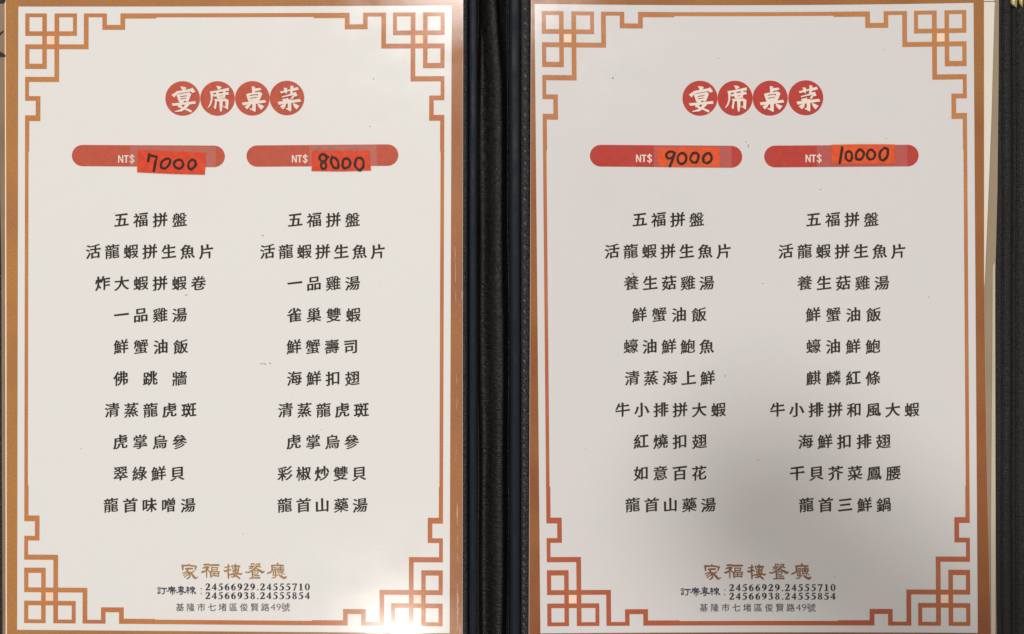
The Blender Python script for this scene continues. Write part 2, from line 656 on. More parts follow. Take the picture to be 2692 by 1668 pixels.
# ------------------------------------------------------------------ page
class Page:
    def __init__(s, fc, edge, x_in):
        s.fc = fc           # fret corners TL TR BR BL
        s.edge = edge

    def uv(s, u, v):
        TL, TR, BR, BL = s.fc
        x = (TL[0] * (1 - u) + TR[0] * u) * (1 - v) + (BL[0] * (1 - u) + BR[0] * u) * v
        y = (TL[1] * (1 - u) + TR[1] * u) * (1 - v) + (BL[1] * (1 - u) + BR[1] * u) * v
        y += 4 * u * (1 - u) * (s.bt * (1 - v) + s.bb * v)
        return x, y


CW, CH = 1102.0, 1606.0


def rect(x0, y0, x1, y1, nx=1, ny=1):
    out = []
    for i in range(nx):
        for j in range(ny):
            a, b = x0 + (x1 - x0) * i / nx, x0 + (x1 - x0) * (i + 1) / nx
            c, d = y0 + (y1 - y0) * j / ny, y0 + (y1 - y0) * (j + 1) / ny
            out.append([(a, c), (b, c), (b, d), (a, d)])
    return out


def fret_corner():
    Z = 3.4357
    R = []

    def b(x0, y0, x1, y1):
        R.append(((x0 - 229) / Z, (y0 - 124) / Z, (x1 - 229) / Z, (y1 - 124) / Z))
    b(229, 124, 423, 158); b(229, 124, 266, 327); b(383, 124, 423, 626); b(229, 286, 695, 327)
    b(493, 124, 695, 158); b(660, 124, 695, 327); b(493, 124, 535, 744)
    b(229, 404, 800, 447); b(229, 404, 266, 626); b(229, 579, 423, 626)
    b(758, 124, 800, 447); b(758, 124, 965, 158); b(925, 124, 965, 272); b(925, 228, 1130, 272); b(1088, 124, 1130, 272)
    b(1088, 124, 1412, 170)
    b(229, 698, 533, 744); b(229, 698, 263, 914); b(229, 872, 366, 914); b(325, 872, 366, 1098); b(229, 1046, 366, 1098); b(229, 1046, 266, 1375)
    return R


def build_page(side, label, P):
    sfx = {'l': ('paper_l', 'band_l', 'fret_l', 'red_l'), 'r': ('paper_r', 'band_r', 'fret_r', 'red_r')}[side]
    root = thing('menu_page', label, 'menu page', 'laminated menu pages open side by side')
    root.location = W((P.edge_l(0) + P.edge_r(0)) / 2, 834, 0)
    bpy.context.view_layer.update()
    inv = root.matrix_world.inverted()

    def fix(o):
        o.matrix_parent_inverse = inv
        return o
    # sheet: real thickness
    bm = bmesh.new()
    rows = []
    N = 24
    for j in range(N + 1):
        y = -22 + (1692 + 22) * j / N
        rows.append([bm.verts.new(W(x, y, z)) for (x, z) in ((P.edge_l(y), -.0005), (P.edge_l(y), 0), (P.edge_r(y), 0), (P.edge_r(y), -.0005))])
    for j in range(N):
        a, b = rows[j], rows[j + 1]
        for i in range(4):
            k = (i + 1) % 4
            bm.faces.new((a[i], b[i], b[k], a[k]))
    bm.faces.new(rows[0]); bm.faces.new(rows[-1][::-1])
    bmesh.ops.recalc_face_normals(bm, faces=bm.faces)
    me = bpy.data.meshes.new('sheet')
    bm.to_mesh(me); bm.free()
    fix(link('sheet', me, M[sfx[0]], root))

    # outer band: ring between page edge and the white field
    def wcan(x, y):
        return P.uv(x / CW, y / CH)
    z1 = .00010
    ring = []
    NN = 16
    inner = []
    a0, b0, a1, b1 = P.inset
    for i in range(NN + 1):
        inner.append(wcan(-a0 + (CW + a0 + a1) * i / NN, -b0))
    for i in range(1, NN + 1):
        inner.append(wcan(CW + a1, -b0 + (CH + b0 + b1) * i / NN))
    for i in range(1, NN + 1):
        inner.append(wcan(CW + a1 - (CW + a0 + a1) * i / NN, CH + b1))
    for i in range(1, NN):
        inner.append(wcan(-a0, CH + b1 - (CH + b0 + b1) * i / NN))
    outer = [(P.edge_l(-20) + 1, -20)] + [(P.edge_r(-20 + 1710 * i / NN) - .6, -20 + 1710 * i / NN) for i in range(NN + 1)] \
        + [(P.edge_l(1690 - 1710 * i / NN) + .8, 1690 - 1710 * i / NN) for i in range(NN)]
    fix(print_mesh('border_band', solid([outer]) + holes([inner]), z1, M[sfx[1]], root, ccw=False))
    # fret
    loops = []
    cor = fret_corner()
    for fx in (0, 1):
        for fy in (0, 1):
            for x0, y0, x1, y1 in cor:
                if fx:
                    x0, x1 = CW - x1, CW - x0
                if fy:
                    y0, y1 = CH - y1, CH - y0
                nx = max(1, int((x1 - x0) / 90)); ny = max(1, int((y1 - y0) / 90))
                loops += rect(x0, y0, x1, y1, nx, ny)
    loops += rect(340, 0, CW - 340, 10.3, 10, 1) + rect(340, CH - 11.5, CW - 340, CH, 10, 1)
    loops += rect(0, 360, 9, CH - 360, 1, 12) + rect(CW - 9.5, 360, CW, CH - 360, 1, 12)
    fix(print_mesh('fret_border', loops, z1, M[sfx[2]], root, warp=wcan))
    Z = 3.4357
    for fx in (0, 1):
        for fy in (0, 1):
            x0, y0, x1, y1 = (423 - 229) / Z, (327 - 124) / Z, (493 - 229) / Z, (404 - 124) / Z
            if fx:
                x0, x1 = CW - x1, CW - x0
            if fy:
                y0, y1 = CH - y1, CH - y0
            fix(print_mesh('cream_square', rect(x0 + .3, y0 + .3, x1 - .3, y1 - .3), z1 * .8, M['cream'], root, warp=wcan))
    # title discs
    for (cx, cy), (c0, strokes, hol) in zip(P.discs, TITLE):
        d = fix(print_mesh('title_disc', [[(cx + P.dr * math.cos(a * math.pi / 32), cy + P.dr * math.sin(a * math.pi / 32)) for a in range(64)]], z1, M[sfx[3]], root))
        k = P.dr / 45.4 / 6.424
        body = [[(cx + (p[0] - c0[0]) * k, cy + (p[1] - c0[1]) * k) for p in s_] for s_ in strokes]
        hh = [[(cx + (p[0] - c0[0]) * k, cy + (p[1] - c0[1]) * k) for p in s_] for s_ in hol]

        def mk(loops_, hs, z, m, nm, off):
            ls = [[(p[0] + off[0], p[1] + off[1]) for p in q] for q in loops_]
            v, f = fill(ls)
            hs = [[(p[0] + off[0], p[1] + off[1]) for p in q] for q in hs]
            if hs:
                # union first, then cut: re-fill with hole outlines as constraints
                vs = [Vector(p) for q in ls + hs for p in q]
                es = []
                b = 0
                for q in ls + hs:
                    es += [(b + i, b + (i + 1) % len(q)) for i in range(len(q))]
                    b += len(q)
                r = geometry.delaunay_2d_cdt(vs, es, [], 0, 1e-5)
                v = r[0]

                def ins(q, x, y):
                    c = False
                    xa, ya = q[-1]
                    for xb, yb in q:
                        if (ya <= y) != (yb <= y) and xa + (y - ya) * (xb - xa) / (yb - ya) > x:
                            c = not c
                        xa, ya = xb, yb
                    return c
                f = []
                for t in r[2]:
                    x = sum(v[i][0] for i in t) / len(t); y = sum(v[i][1] for i in t) / len(t)
                    if any(ins(q, x, y) for q in ls) and not any(ins(q, x, y) for q in hs):
                        f.append(tuple(t))
            me_ = bpy.data.meshes.new(nm)
            vv = [W(p[0], p[1], z) for p in v]
            ff = []
            for t in f:
                a_ = sum(vv[t[i]].x * vv[t[(i + 1) % len(t)]].y - vv[t[(i + 1) % len(t)]].x * vv[t[i]].y for i in range(len(t)))
                ff.append(t if a_ > 0 else t[::-1])
            me_.from_pydata(vv, [], ff)
            o_ = link(nm, me_, m, d)
            return o_
        mk(body, hh, z1 * 1.5, M['shade'], 'printed_shadow', (.9, 1.5))
        mk(body, hh, z1 * 2, M['white'], 'title_character', (0, 0))
    # price banners
    for bnr in P.banners:
        x0, x1, tl, bl, tr, br = bnr['box']
        r0 = (bl - tl) / 2; r1 = (br - tr) / 2
        loop = [(x0 + r0 - r0 * math.sin(a * math.pi / 12), (tl + bl) / 2 - r0 * math.cos(a * math.pi / 12)) for a in range(13)]
        loop += [(x1 - r1 + r1 * math.sin(a * math.pi / 12), (tr + br) / 2 + r1 * math.cos(a * math.pi / 12)) for a in range(13)]
        d = fix(print_mesh('price_banner', [loop], z1, M[sfx[3]], root, label=bnr['label']))
        nx0, nx1, nb, nh = bnr['nt']
        ls = []
        ks = (nx1 - nx0) / 43.0
        # N, T, $ in a slim plain face
        tw = 3.6
        ls += ribbon([(nx0 + 1.5, nb), (nx0 + 1.5, nb - nh)], tw - .6, False, False) + ribbon([(nx0 + 1.5, nb - nh), (nx0 + 12 * ks, nb)], tw - .6, False, False) + ribbon([(nx0 + 12 * ks, nb), (nx0 + 12 * ks, nb - nh)], tw - .6, False, False)
        ls += ribbon([(nx0 + 15 * ks, nb - nh + 1.4), (nx0 + 27.5 * ks, nb - nh + 1.4)], tw - .4, False, False) + ribbon([(nx0 + 21.3 * ks, nb - nh + 1), (nx0 + 21.3 * ks, nb)], tw, False, False)
        sx = nx0 + 36.5 * ks
        ls += ribbon([(sx + 5, nb - nh + 4), (sx, nb - nh + .6), (sx - 5, nb - nh + 4.5), (sx, nb - nh * .52), (sx + 5, nb - 5), (sx, nb - .8), (sx - 5.4, nb - 4)], 3.0)
        ls += ribbon([(sx, nb - nh - 3), (sx, nb + 3)], 2.2, False, False)
        o = print_mesh('currency_mark', ls, z1 * 2, M['white'], d)
        if bnr.get('ghost'):
            gl = []
            for p in bnr['ghost']:
                gl += ribbon(p, 3.4)
            o = print_mesh('covered_old_price', gl, z1 * 1.6, M['ghost'], d)
        t = fix(print_mesh('clear_tape', [bnr['tape']], z1 * 2.6, M['tape'], root))
        st = fix(print_mesh('price_sticker', [bnr['sticker']], z1 * 3.4, M[bnr.get('mat', 'sticker')], root, label=bnr['slabel']))
        ls = []
        for stroke in bnr['ink']:
            ls += stroke
        o = print_mesh('handwritten_price', ls, z1 * 4.2, M['marker'], st)
    # dishes
    D = 1.10329
    for c in P.columns:
        for i, (s_, x0, x1) in enumerate(c):
            cy = (P.row0 + 75.55 * i) * D
            ls = text_loops(s_, x0 * D - 1, x1 * D + 1, cy, 39.5, (.029, .009), .12, 1.05)
            fix(print_mesh('dish_name', ls, z1, M['black'], root, ccw=True if False else False))
    # footer
    F = P.foot
    nx = (lambda x: x) if side == 'r' else (lambda x: 477 + (x - 1851) * 278 / 283)
    ny = (lambda y: y) if side == 'r' else (lambda y: y - 1.5)
    ls = traced(NAME_STROKES, nx, ny)
    fix(print_mesh('restaurant_name', ls, z1, M['gold' if side == 'l' else 'bronze'], root))
    hx = (lambda x: x) if side == 'r' else (lambda x: 413 + (x - 1789) * .985)
    ls = traced(HOT_STROKES, hx, (lambda y: y) if side == 'r' else (lambda y: y - 3))
    ls2 = [ell(F['hot'][3], F['hot'][2] - 5.5, 1.6, 1.6, 8), ell(F['hot'][3], F['hot'][2] + 7, 1.6, 1.6, 8)]
    fix(print_mesh('hotline_caption', ls + ls2, z1, M['navy'], root))
    for s_, (x0, x1, base) in (('24566929.24555710', F['n1']), ('24566938.24555854', F['n2'])):
        fix(print_mesh('phone_number', number_loops(s_, x0, x1, base, 18.0), z1, M['number'], root, ccw=False))
    x0, x1, cy = F['addr']
    ls = text_loops('基隆市七堵區俊賢路', x0, x0 + (x1 - x0) * .815, cy, 22.5, (.006, .002), .03, .6)
    ls += latin_loops('49', x0 + (x1 - x0) * .827, x0 + (x1 - x0) * .918, cy + 8.5, 19, (-.012, -.016))
    ls += text_loops('號', x0 + (x1 - x0) * .92, x1, cy, 24, (0, 0), .03, 0)
    fix(print_mesh('address_line', ls, z1, M['grey'], root, ccw=False))
    # specks of dirt
    ls = []
    for (x, y, a, b, rt) in P.specks:
        ls.append([(x + a * math.cos(t) * math.cos(rt) - b * math.sin(t) * math.sin(rt), y + a * math.cos(t) * math.sin(rt) + b * math.sin(t) * math.cos(rt)) for t in [k * math.pi / 4 for k in range(8)]])
    o = fix(print_mesh('dirt_specks', ls, z1 * .9, M['dirt'], root, kind='stuff'))
    return root


# restaurant name and hotline caption in clerical script: brush centre-lines with widths, measured on the right page at 17.44x
NAME_STROKES = [
 (1845, 1478, [
  ([(460, 110, 30), (468, 150, 45), (475, 185, 40)], 40),
  ([(135, 185, 62), (300, 190, 62), (480, 185, 58), (640, 205, 55), (810, 232, 50)], 60), ([(160, 190, 72), (165, 300, 66), (168, 395, 45)], 60), ([(790, 235, 60), (765, 310, 50), (738, 385, 46)], 50),
  ([(300, 345, 60), (400, 332, 68), (620, 325, 62)], 60), ([(410, 345, 50), (380, 420, 45), (290, 490, 36), (140, 545, 30)], 40),
  ([(390, 440, 50), (440, 520, 62), (480, 620, 62), (480, 710, 58), (430, 765, 52), (355, 792, 40)], 55),
  ([(390, 510, 34), (300, 570, 34), (195, 640, 34)], 34), ([(415, 590, 34), (340, 650, 36), (245, 725, 36)], 34),
  ([(675, 455, 52), (620, 490, 44), (540, 500, 30)], 40), ([(490, 475, 30), (560, 560, 70), (660, 670, 84), (740, 765, 74), (810, 748, 50), (880, 712, 22)], 60),
  ([(1165, 150, 62), (1390, 140, 60)], 60), ([(1110, 310, 50), (1230, 262, 62), (1375, 258, 62)], 60), ([(1370, 265, 55), (1290, 370, 55), (1180, 460, 62), (1075, 490, 78)], 60),
  ([(1265, 320, 50), (1282, 520, 46), (1285, 735, 40)], 46), ([(1330, 395, 40), (1400, 450, 45), (1440, 500, 40)], 40),
  ([(1440, 175, 62), (1640, 165, 66), (1855, 168, 62)], 60),
  ([(1510, 270, 40), (1520, 430, 42)], 40), ([(1510, 278, 38), (1795, 282, 38)], 38), ([(1780, 285, 42), (1765, 400, 42)], 40), ([(1520, 385, 36), (1765, 385, 36)], 36),
  ([(1455, 480, 60), (1475, 725, 46)], 50), ([(1455, 480, 42), (1650, 472, 42), (1868, 480, 48)], 40), ([(1850, 480, 44), (1830, 690, 44)], 44), ([(1640, 480, 40), (1640, 660, 40)], 40),
  ([(1470, 572, 34), (1840, 566, 34)], 34), ([(1475, 672, 44), (1640, 655, 44), (1835, 675, 46)], 44)]),
 (1955, 1478, [
  ([(375, 150, 50), (365, 400, 60), (378, 640, 58), (378, 780, 46)], 55), ([(215, 275, 45), (320, 255, 42), (455, 230, 42)], 42), ([(355, 360, 50), (290, 430, 60), (230, 450, 62), (175, 410, 40)], 50), ([(400, 370, 46), (480, 400, 56)], 50),
  ([(706, 125, 44), (708, 300, 56), (705, 560, 50)], 50), ([(550, 185, 42), (560, 300, 42), (625, 355, 36)], 40), ([(550, 200, 36), (905, 205, 46)], 40), ([(900, 215, 44), (850, 320, 36), (800, 350, 30)], 40),
  ([(625, 255, 28), (830, 255, 28)], 28), ([(620, 350, 32), (850, 355, 32)], 32), ([(585, 420, 36), (605, 500, 32)], 34), ([(590, 420, 32), (850, 405, 34)], 32), ([(850, 395, 36), (830, 480, 36)], 36), ([(620, 480, 28), (820, 480, 28)], 28),
  ([(440, 610, 50), (600, 575, 55), (800, 550, 60), (950, 585, 62), (1010, 548, 36)], 50), ([(600, 580, 40), (640, 640, 50), (760, 680, 60), (850, 730, 64), (905, 790, 50)], 55), ([(790, 590, 40), (710, 660, 50), (600, 715, 42), (520, 695, 34)], 40),
  ([(1450, 105, 40), (1595, 118, 46)], 40), ([(1450, 110, 40), (1450, 215, 36), (1400, 310, 36), (1345, 350, 30)], 36), ([(1335, 240, 30), (1400, 235, 36), (1590, 215, 36)], 34), ([(1560, 220, 36), (1490, 300, 34), (1440, 330, 30)], 34),
  ([(1680, 120, 36), (1845, 120, 50)], 40), ([(1830, 130, 40), (1780, 210, 42), (1640, 270, 40)], 40), ([(1640, 182, 34), (1760, 225, 40), (1885, 255, 40)], 38),
  ([(1640, 290, 46), (1480, 400, 46), (1330, 500, 50), (1180, 490, 40)], 46), ([(1620, 290, 40), (1760, 370, 56), (1880, 440, 80), (1965, 500, 84), (2060, 450, 28)], 60),
  ([(1610, 375, 46), (1625, 415, 40)], 44), ([(1480, 440, 44), (1500, 600, 52), (1510, 750, 48)], 50), ([(1500, 450, 26), (1600, 425, 28), (1760, 440, 34), (1770, 470, 36), (1730, 560, 34)], 30), ([(1520, 505, 26), (1670, 488, 26)], 26), ([(1520, 588, 32), (1720, 575, 32)], 30),
  ([(1590, 655, 40), (1815, 648, 46)], 42), ([(1375, 775, 46), (1600, 752, 52), (1840, 755, 60)], 54)]),
 (2040, 1478, [
  ([(1195, 85, 56), (1180, 150, 50)], 50), ([(905, 190, 52), (1180, 180, 58), (1460, 190, 56)], 54), ([(930, 190, 60), (935, 380, 56), (890, 480, 56), (730, 545, 60)], 56),
  ([(1000, 290, 34), (1125, 290, 40)], 34), ([(1110, 290, 36), (1120, 380, 34)], 34), ([(980, 375, 34), (1140, 370, 34)], 34), ([(1000, 430, 36), (985, 640, 36)], 36), ([(1000, 440, 28), (1100, 440, 30)], 28), ([(1100, 430, 44), (1100, 660, 46), (1050, 740, 42), (925, 755, 26)], 40),
  ([(1000, 530, 24), (1100, 525, 24)], 24), ([(970, 640, 30), (1090, 615, 30)], 28),
  ([(1335, 250, 50), (1330, 350, 46)], 46), ([(1195, 300, 38), (1480, 290, 34)], 34), ([(1180, 375, 44), (1210, 460, 40)], 40), ([(1190, 370, 36), (1490, 365, 42)], 38), ([(1485, 365, 40), (1450, 450, 36)], 36), ([(1330, 370, 70), (1325, 430, 60)], 60), ([(1210, 450, 32), (1450, 445, 32)], 30),
  ([(1200, 530, 38), (1440, 510, 36)], 36), ([(1195, 600, 30), (1165, 650, 38)], 34), ([(1260, 600, 36), (1290, 650, 46), (1400, 720, 76), (1500, 755, 88), (1560, 730, 74), (1620, 690, 26)], 60), ([(1395, 560, 36), (1380, 640, 32)], 34), ([(1475, 570, 34), (1520, 590, 36)], 34), ([(1440, 450, 34), (1430, 520, 34)], 34)]),
]
HOT_STROKES = [(1780, 1540, [
  ([(195, 130, 24), (320, 135, 24)], 24), ([(160, 200, 28), (330, 190, 26)], 26), ([(215, 245, 22), (310, 242, 22)], 22), ([(215, 295, 22), (305, 292, 22)], 22), ([(195, 350, 34), (212, 430, 34)], 30), ([(200, 350, 26), (305, 348, 26)], 26), ([(305, 345, 32), (290, 405, 30)], 30), ([(212, 425, 28), (290, 400, 28)], 26),
  ([(370, 185, 46), (595, 185, 46)], 44), ([(485, 190, 44), (490, 340, 40), (460, 425, 38), (375, 430, 26)], 40),
  ([(825, 90, 40), (828, 140, 36)], 36), ([(690, 160, 44), (980, 150, 40)], 40), ([(715, 160, 44), (715, 250, 42), (670, 305, 36), (590, 300, 26)], 38), ([(765, 215, 36), (985, 205, 36)], 36), ([(820, 170, 34), (820, 270, 34)], 34), ([(900, 170, 34), (900, 270, 34)], 34), ([(790, 265, 30), (930, 262, 30)], 30),
  ([(785, 320, 34), (785, 400, 32)], 32), ([(775, 310, 34), (950, 290, 34), (1045, 275, 40)], 36), ([(870, 290, 40), (872, 480, 34)], 38), ([(955, 300, 36), (958, 410, 32)], 34),
  ([(1268, 75, 46), (1265, 330, 44)], 46), ([(1155, 130, 44), (1380, 135, 40)], 40), ([(1165, 200, 40), (1210, 290, 36)], 36), ([(1375, 140, 38), (1355, 270, 36)], 36), ([(1190, 200, 26), (1350, 200, 26)], 26), ([(1200, 265, 26), (1340, 262, 26)], 26), ([(1060, 385, 34), (1200, 325, 36), (1340, 320, 40), (1450, 365, 50), (1530, 335, 28)], 40),
  ([(1320, 340, 38), (1315, 440, 38), (1220, 460, 30)], 34), ([(1215, 380, 30), (1245, 390, 30)], 28),
  ([(1590, 115, 40), (1530, 160, 36), (1620, 180, 32)], 36), ([(1640, 160, 38), (1560, 250, 36), (1540, 265, 30), (1650, 280, 30)], 34), ([(1600, 290, 36), (1595, 430, 32)], 34), ([(1530, 275, 40), (1660, 260, 34)], 34),
  ([(1800, 110, 44), (1790, 150, 36)], 36), ([(1700, 150, 40), (1720, 240, 34)], 34), ([(1700, 150, 32), (1900, 150, 40)], 34), ([(1895, 155, 38), (1885, 250, 36)], 36), ([(1720, 200, 26), (1880, 200, 26)], 26), ([(1720, 250, 30), (1885, 252, 30)], 30), ([(1800, 250, 40), (1800, 440, 34)], 38), ([(1770, 330, 32), (1690, 375, 26)], 30), ([(1840, 300, 36), (1930, 400, 50), (1960, 395, 40)], 44)])]


def traced(groups, fx, fy):
    out = []
    for ox, oy, strokes in groups:
        for pts, w in strokes:
            for q in ribbon([(p[0], p[1], p[2] * 1.28) for p in pts], w):
                q = [(fx(ox + p[0] / 17.436), fy(oy + p[1] / 17.436)) for p in q]
                out.append(q if area2(q) > 0 else q[::-1])
    return out


def zz(pts, ox, oy, k=5.548):
    return [(ox + p[0] / k, oy + p[1] / k) for p in pts]


def ring0(cx, cy, rx, ry, ox, oy, tilt=0.0, w=6.6, k=5.548, wob=.08):
    n = 14
    pts = []
    for i in range(n + 1):
        t = 2 * math.pi * i / n - math.pi / 2 + .3
        r = 1 + random.uniform(-wob, wob) * (0 if i in (0, n) else 1)
        x = rx * math.cos(t) * r
        y = ry * math.sin(t) * r
        pts.append((ox + (cx + x - tilt * y) / k, oy + (cy + y) / k, w * random.uniform(.85, 1.12)))
    return ribbon(pts, w)


def pen(pts, ox, oy, w=7.0, smooth=False):
    return ribbon([(p[0], p[1], w) for p in zz(pts, ox, oy)], w, smooth)


def lerp_tab(tab):
    def f(y):
        for (a, b), (c, d) in zip(tab, tab[1:]):
            if y <= c:
                return b + (d - b) * (y - a) / (c - a)
        return tab[-1][1]
    return f


PL = Page([(66.7, 36), (1169, 33), (1163.5, 1647), (63.5, 1638.5)], None, None)
PL.bt, PL.bb = 1.0, 0.0
PL.inset = (18.6, 18.4, 18.6, 18.0)
PL.edge_l = lerp_tab([(-30, 14.2), (834, 16.5), (1700, 17.5)])
PL.edge_r = lerp_tab([(-30, 1217.5), (700, 1216.5), (1700, 1216)])
PL.discs = [(480.3, 259.6), (572, 259.6), (663.5, 259.2), (754.6, 258.4)]
PL.dr = 45.4
PL.row0 = 524.3
PL.columns = [
 [('五福拼盤', 274, 443), ('活龍蝦拼生魚片', 207, 507), ('炸大蝦拼蝦卷', 229, 488), ('一品雞湯', 274, 443), ('鮮蟹油飯', 273, 446),
  ('佛跳牆', 273, 443), ('清蒸龍虎斑', 252, 465), ('虎掌烏參', 272, 443), ('翠綠鮮貝', 272, 438), ('龍首味噌湯', 249, 463)],
 [('五福拼盤', 688, 855), ('活龍蝦拼生魚片', 622, 916), ('一品雞湯', 687, 855), ('雀巢雙蝦', 686, 857), ('鮮蟹壽司', 685, 851),
  ('海鮮扣翅', 686, 855), ('清蒸龍虎斑', 665, 876), ('虎掌烏參', 685, 853), ('彩椒炒雙貝', 664, 871), ('龍首山藥湯', 663, 873)]]
PL.foot = {'name': (477, 755, 1502), 'hot': (413, 517, 1554, 529), 'n1': (540, 814, 1552.5), 'n2': (540, 814, 1575.5), 'addr': (463, 763, 1597)}
o1 = (180, 370)
o2 = (630, 370)
PL.banners = [
 {'box': (189, 591.3, 381.7, 437.6, 383.5, 440), 'label': 'coral price banner above the first dish column', 'nt': (311, 354, 428.5, 19.5),
  'tape': zz([(900, 78), (2150, 90), (2150, 400), (900, 380)], *o1),
  'sticker': zz([(1013, 138), (1500, 160), (2007, 180), (2000, 340), (1991, 500), (1500, 488), (1003, 465)], *o1), 'slabel': 'red-orange sticker handwritten 7000',
  'ink': [pen([(1182, 205), (1165, 305)], *o1), pen([(1182, 215), (1296, 242), (1275, 300), (1250, 445)], *o1, smooth=False),
          ring0(1420, 338, 62, 74, *o1, tilt=.35), ring0(1612, 345, 66, 66, *o1), ring0(1802, 350, 54, 68, *o1, tilt=.15)]},
 {'box': (648, 1047.3, 383, 439, 380.3, 436.7), 'label': 'coral price banner above the second dish column', 'nt': (767.5, 809, 428, 19.5),
  'tape': zz([(1020, 62), (2000, 52), (2000, 375), (1020, 380)], *o2),
  'ghost': [[(x_ + 630, y_ + 370) for x_, y_ in q] for q in ([(199, 26), (205, 20), (213, 20)], [(236, 25), (244, 19), (253, 24)], [(292, 26), (303, 20), (312, 26)])],
  'sticker': zz([(1062, 150), (1480, 150), (1895, 152), (1905, 300), (1917, 438), (1500, 452), (1048, 447)], *o2), 'slabel': 'red-orange sticker handwritten 8000',
  'ink': [ring0(1218, 256, 50, 52, *o2), ring0(1228, 368, 38, 52, *o2), pen([(1262, 225), (1292, 242)], *o2), ring0(1390, 328, 50, 82, *o2, tilt=-.2), pen([(1345, 228), (1350, 260)], *o2, w=4),
          ring0(1556, 335, 54, 74, *o2, tilt=.1), ring0(1748, 340, 62, 90, *o2)]}]
PL.specks = [(687, 957, 3.2, 1.2, 0), (697, 958, 4, 1, .2), (710, 956, 3, 1.2, 0), (694, 955, 2.2, .8, .4), (490, 776, 5, .9, -.1), (691, 620, 2, 2, 0), (982, 208, 1.6, 1.6, 0),
             (972, 333, 1.3, 1.3, 0), (300, 560, 1.2, 1, 0), (845, 1130, 1.3, 1, 0), (212, 1180, 1.2, 1, 0), (640, 1405, 1.5, 1, 0), (900, 1250, 1.2, .9, 0)]

PR = Page([(1424, 29.5), (2540, 27), (2551, 1646), (1439, 1647)], None, None)
PR.bt, PR.bb = 4.5, -2.0
PR.inset = (18.4, 18.6, 19.3, 18.5)
PR.edge_l = lerp_tab([(-30, 1396), (800, 1393.5), (1700, 1390)])
PR.edge_r = lerp_tab([(-30, 2587), (750, 2587.5), (1200, 2594), (1540, 2602), (1700, 2606)])
PR.discs = [(1840.1, 259), (1932.4, 259), (2024.7, 258.7), (2118.2, 257.8)]
PR.dr = 46.0
PR.row0 = 523.5
PR.columns = [
 [('五福拼盤', 1509, 1675), ('活龍蝦拼生魚片', 1443, 1740), ('養生菇雞湯', 1489, 1699), ('鮮蟹油飯', 1508, 1681), ('蠔油鮮鮑魚', 1488, 1699),
  ('清蒸海上鮮', 1491, 1701), ('牛小排拼大蝦', 1468, 1727), ('紅燒扣翅', 1512, 1682), ('如意百花', 1512, 1681), ('龍首山藥湯', 1492, 1703)],
 [('五福拼盤', 1923, 2091), ('活龍蝦拼生魚片', 1857, 2156), ('養生菇雞湯', 1902, 2116), ('鮮蟹油飯', 1922, 2097), ('蠔油鮮鮑', 1923, 2095),
  ('麒麟紅條', 1923, 2095), ('牛小排拼和風大蝦', 1837, 2188), ('海鮮扣排翅', 1904, 2120), ('干貝芥菜鳳腰', 1884, 2144), ('龍首三鮮鍋', 1906, 2121)]]
PR.foot = {'name': (1851, 2134, 1504), 'hot': (1789, 1893, 1557, 1905.5), 'n1': (1917, 2196, 1554.5), 'n2': (1917, 2196, 1577), 'addr': (1840, 2145, 1598)}
o3 = (1530, 370)
o4 = (1990, 370)
PR.banners = [
 {'box': (1550.7, 1951.2, 381.4, 438.5, 384, 441.6), 'label': 'crimson price banner above the third dish column', 'nt': (1672, 1714, 427, 19.5),
  'tape': zz([(1050, 74), (2180, 80), (2180, 396), (1050, 388)], *o3), 'mat': 'sticker_o',
  'sticker': zz([(1097, 108), (1500, 98), (2003, 100), (2005, 388), (1500, 390), (1103, 384)], *o3), 'slabel': 'orange sticker handwritten 9000',
  'ink': [ring0(1285, 212, 58, 52, *o3, tilt=.3), pen([(1350, 180), (1318, 290), (1280, 375)], *o3), ring0(1455, 262, 62, 80, *o3), ring0(1638, 252, 58, 74, *o3, tilt=.1), ring0(1826, 260, 62, 74, *o3, tilt=.15)]},
 {'box': (2008.9, 2415, 383.5, 440.7, 381.2, 438), 'label': 'crimson price banner above the fourth dish column', 'nt': (2117.5, 2160, 427, 19.5),
  'tape': zz([(870, 74), (2190, 62), (2190, 378), (870, 388)], *o4), 'mat': 'sticker_o',
  'sticker': zz([(1080, 64), (1500, 56), (2007, 58), (2007, 338), (1500, 346), (1085, 346)], *o4), 'slabel': 'orange sticker handwritten 10000',
  'ink': [pen([(1240, 104), (1222, 220), (1205, 328)], *o4), ring0(1338, 230, 48, 70, *o4), ring0(1495, 212, 58, 74, *o4, tilt=.1), ring0(1662, 210, 58, 72, *o4), ring0(1845, 202, 60, 88, *o4, tilt=.25)]}]
PR.specks = [(1611, 206, 2.2, 2.2, 0), (1967, 384, 1.3, 5, .1), (1961, 374, 1, 2.5, 0), (1664, 720, 3.4, 2.2, .3), (1906, 989, 1.7, 1.7, 0), (2157, 499, 2.8, .8, -.4), (2442, 782, 1.6, 1.6, 0),
             (2194, 1516, 1.5, 1.2, 0), (1993, 1210, 3, .8, .6), (2005, 746, 2, 1, 0), (1540, 1180, 1.5, .8, 0), (2323, 131, 1.4, 1.2, 0), (1888, 153, 1.2, 1.6, .3), (2330, 365, 1.4, 1.2, 0)]

build_page('l', 'left menu page with coral title discs and the 7000 and 8000 price stickers', PL)
build_page('r', 'right menu page with crimson title discs and the 9000 and 10000 price stickers', PR)
bpy.data.objects.remove(_fo)


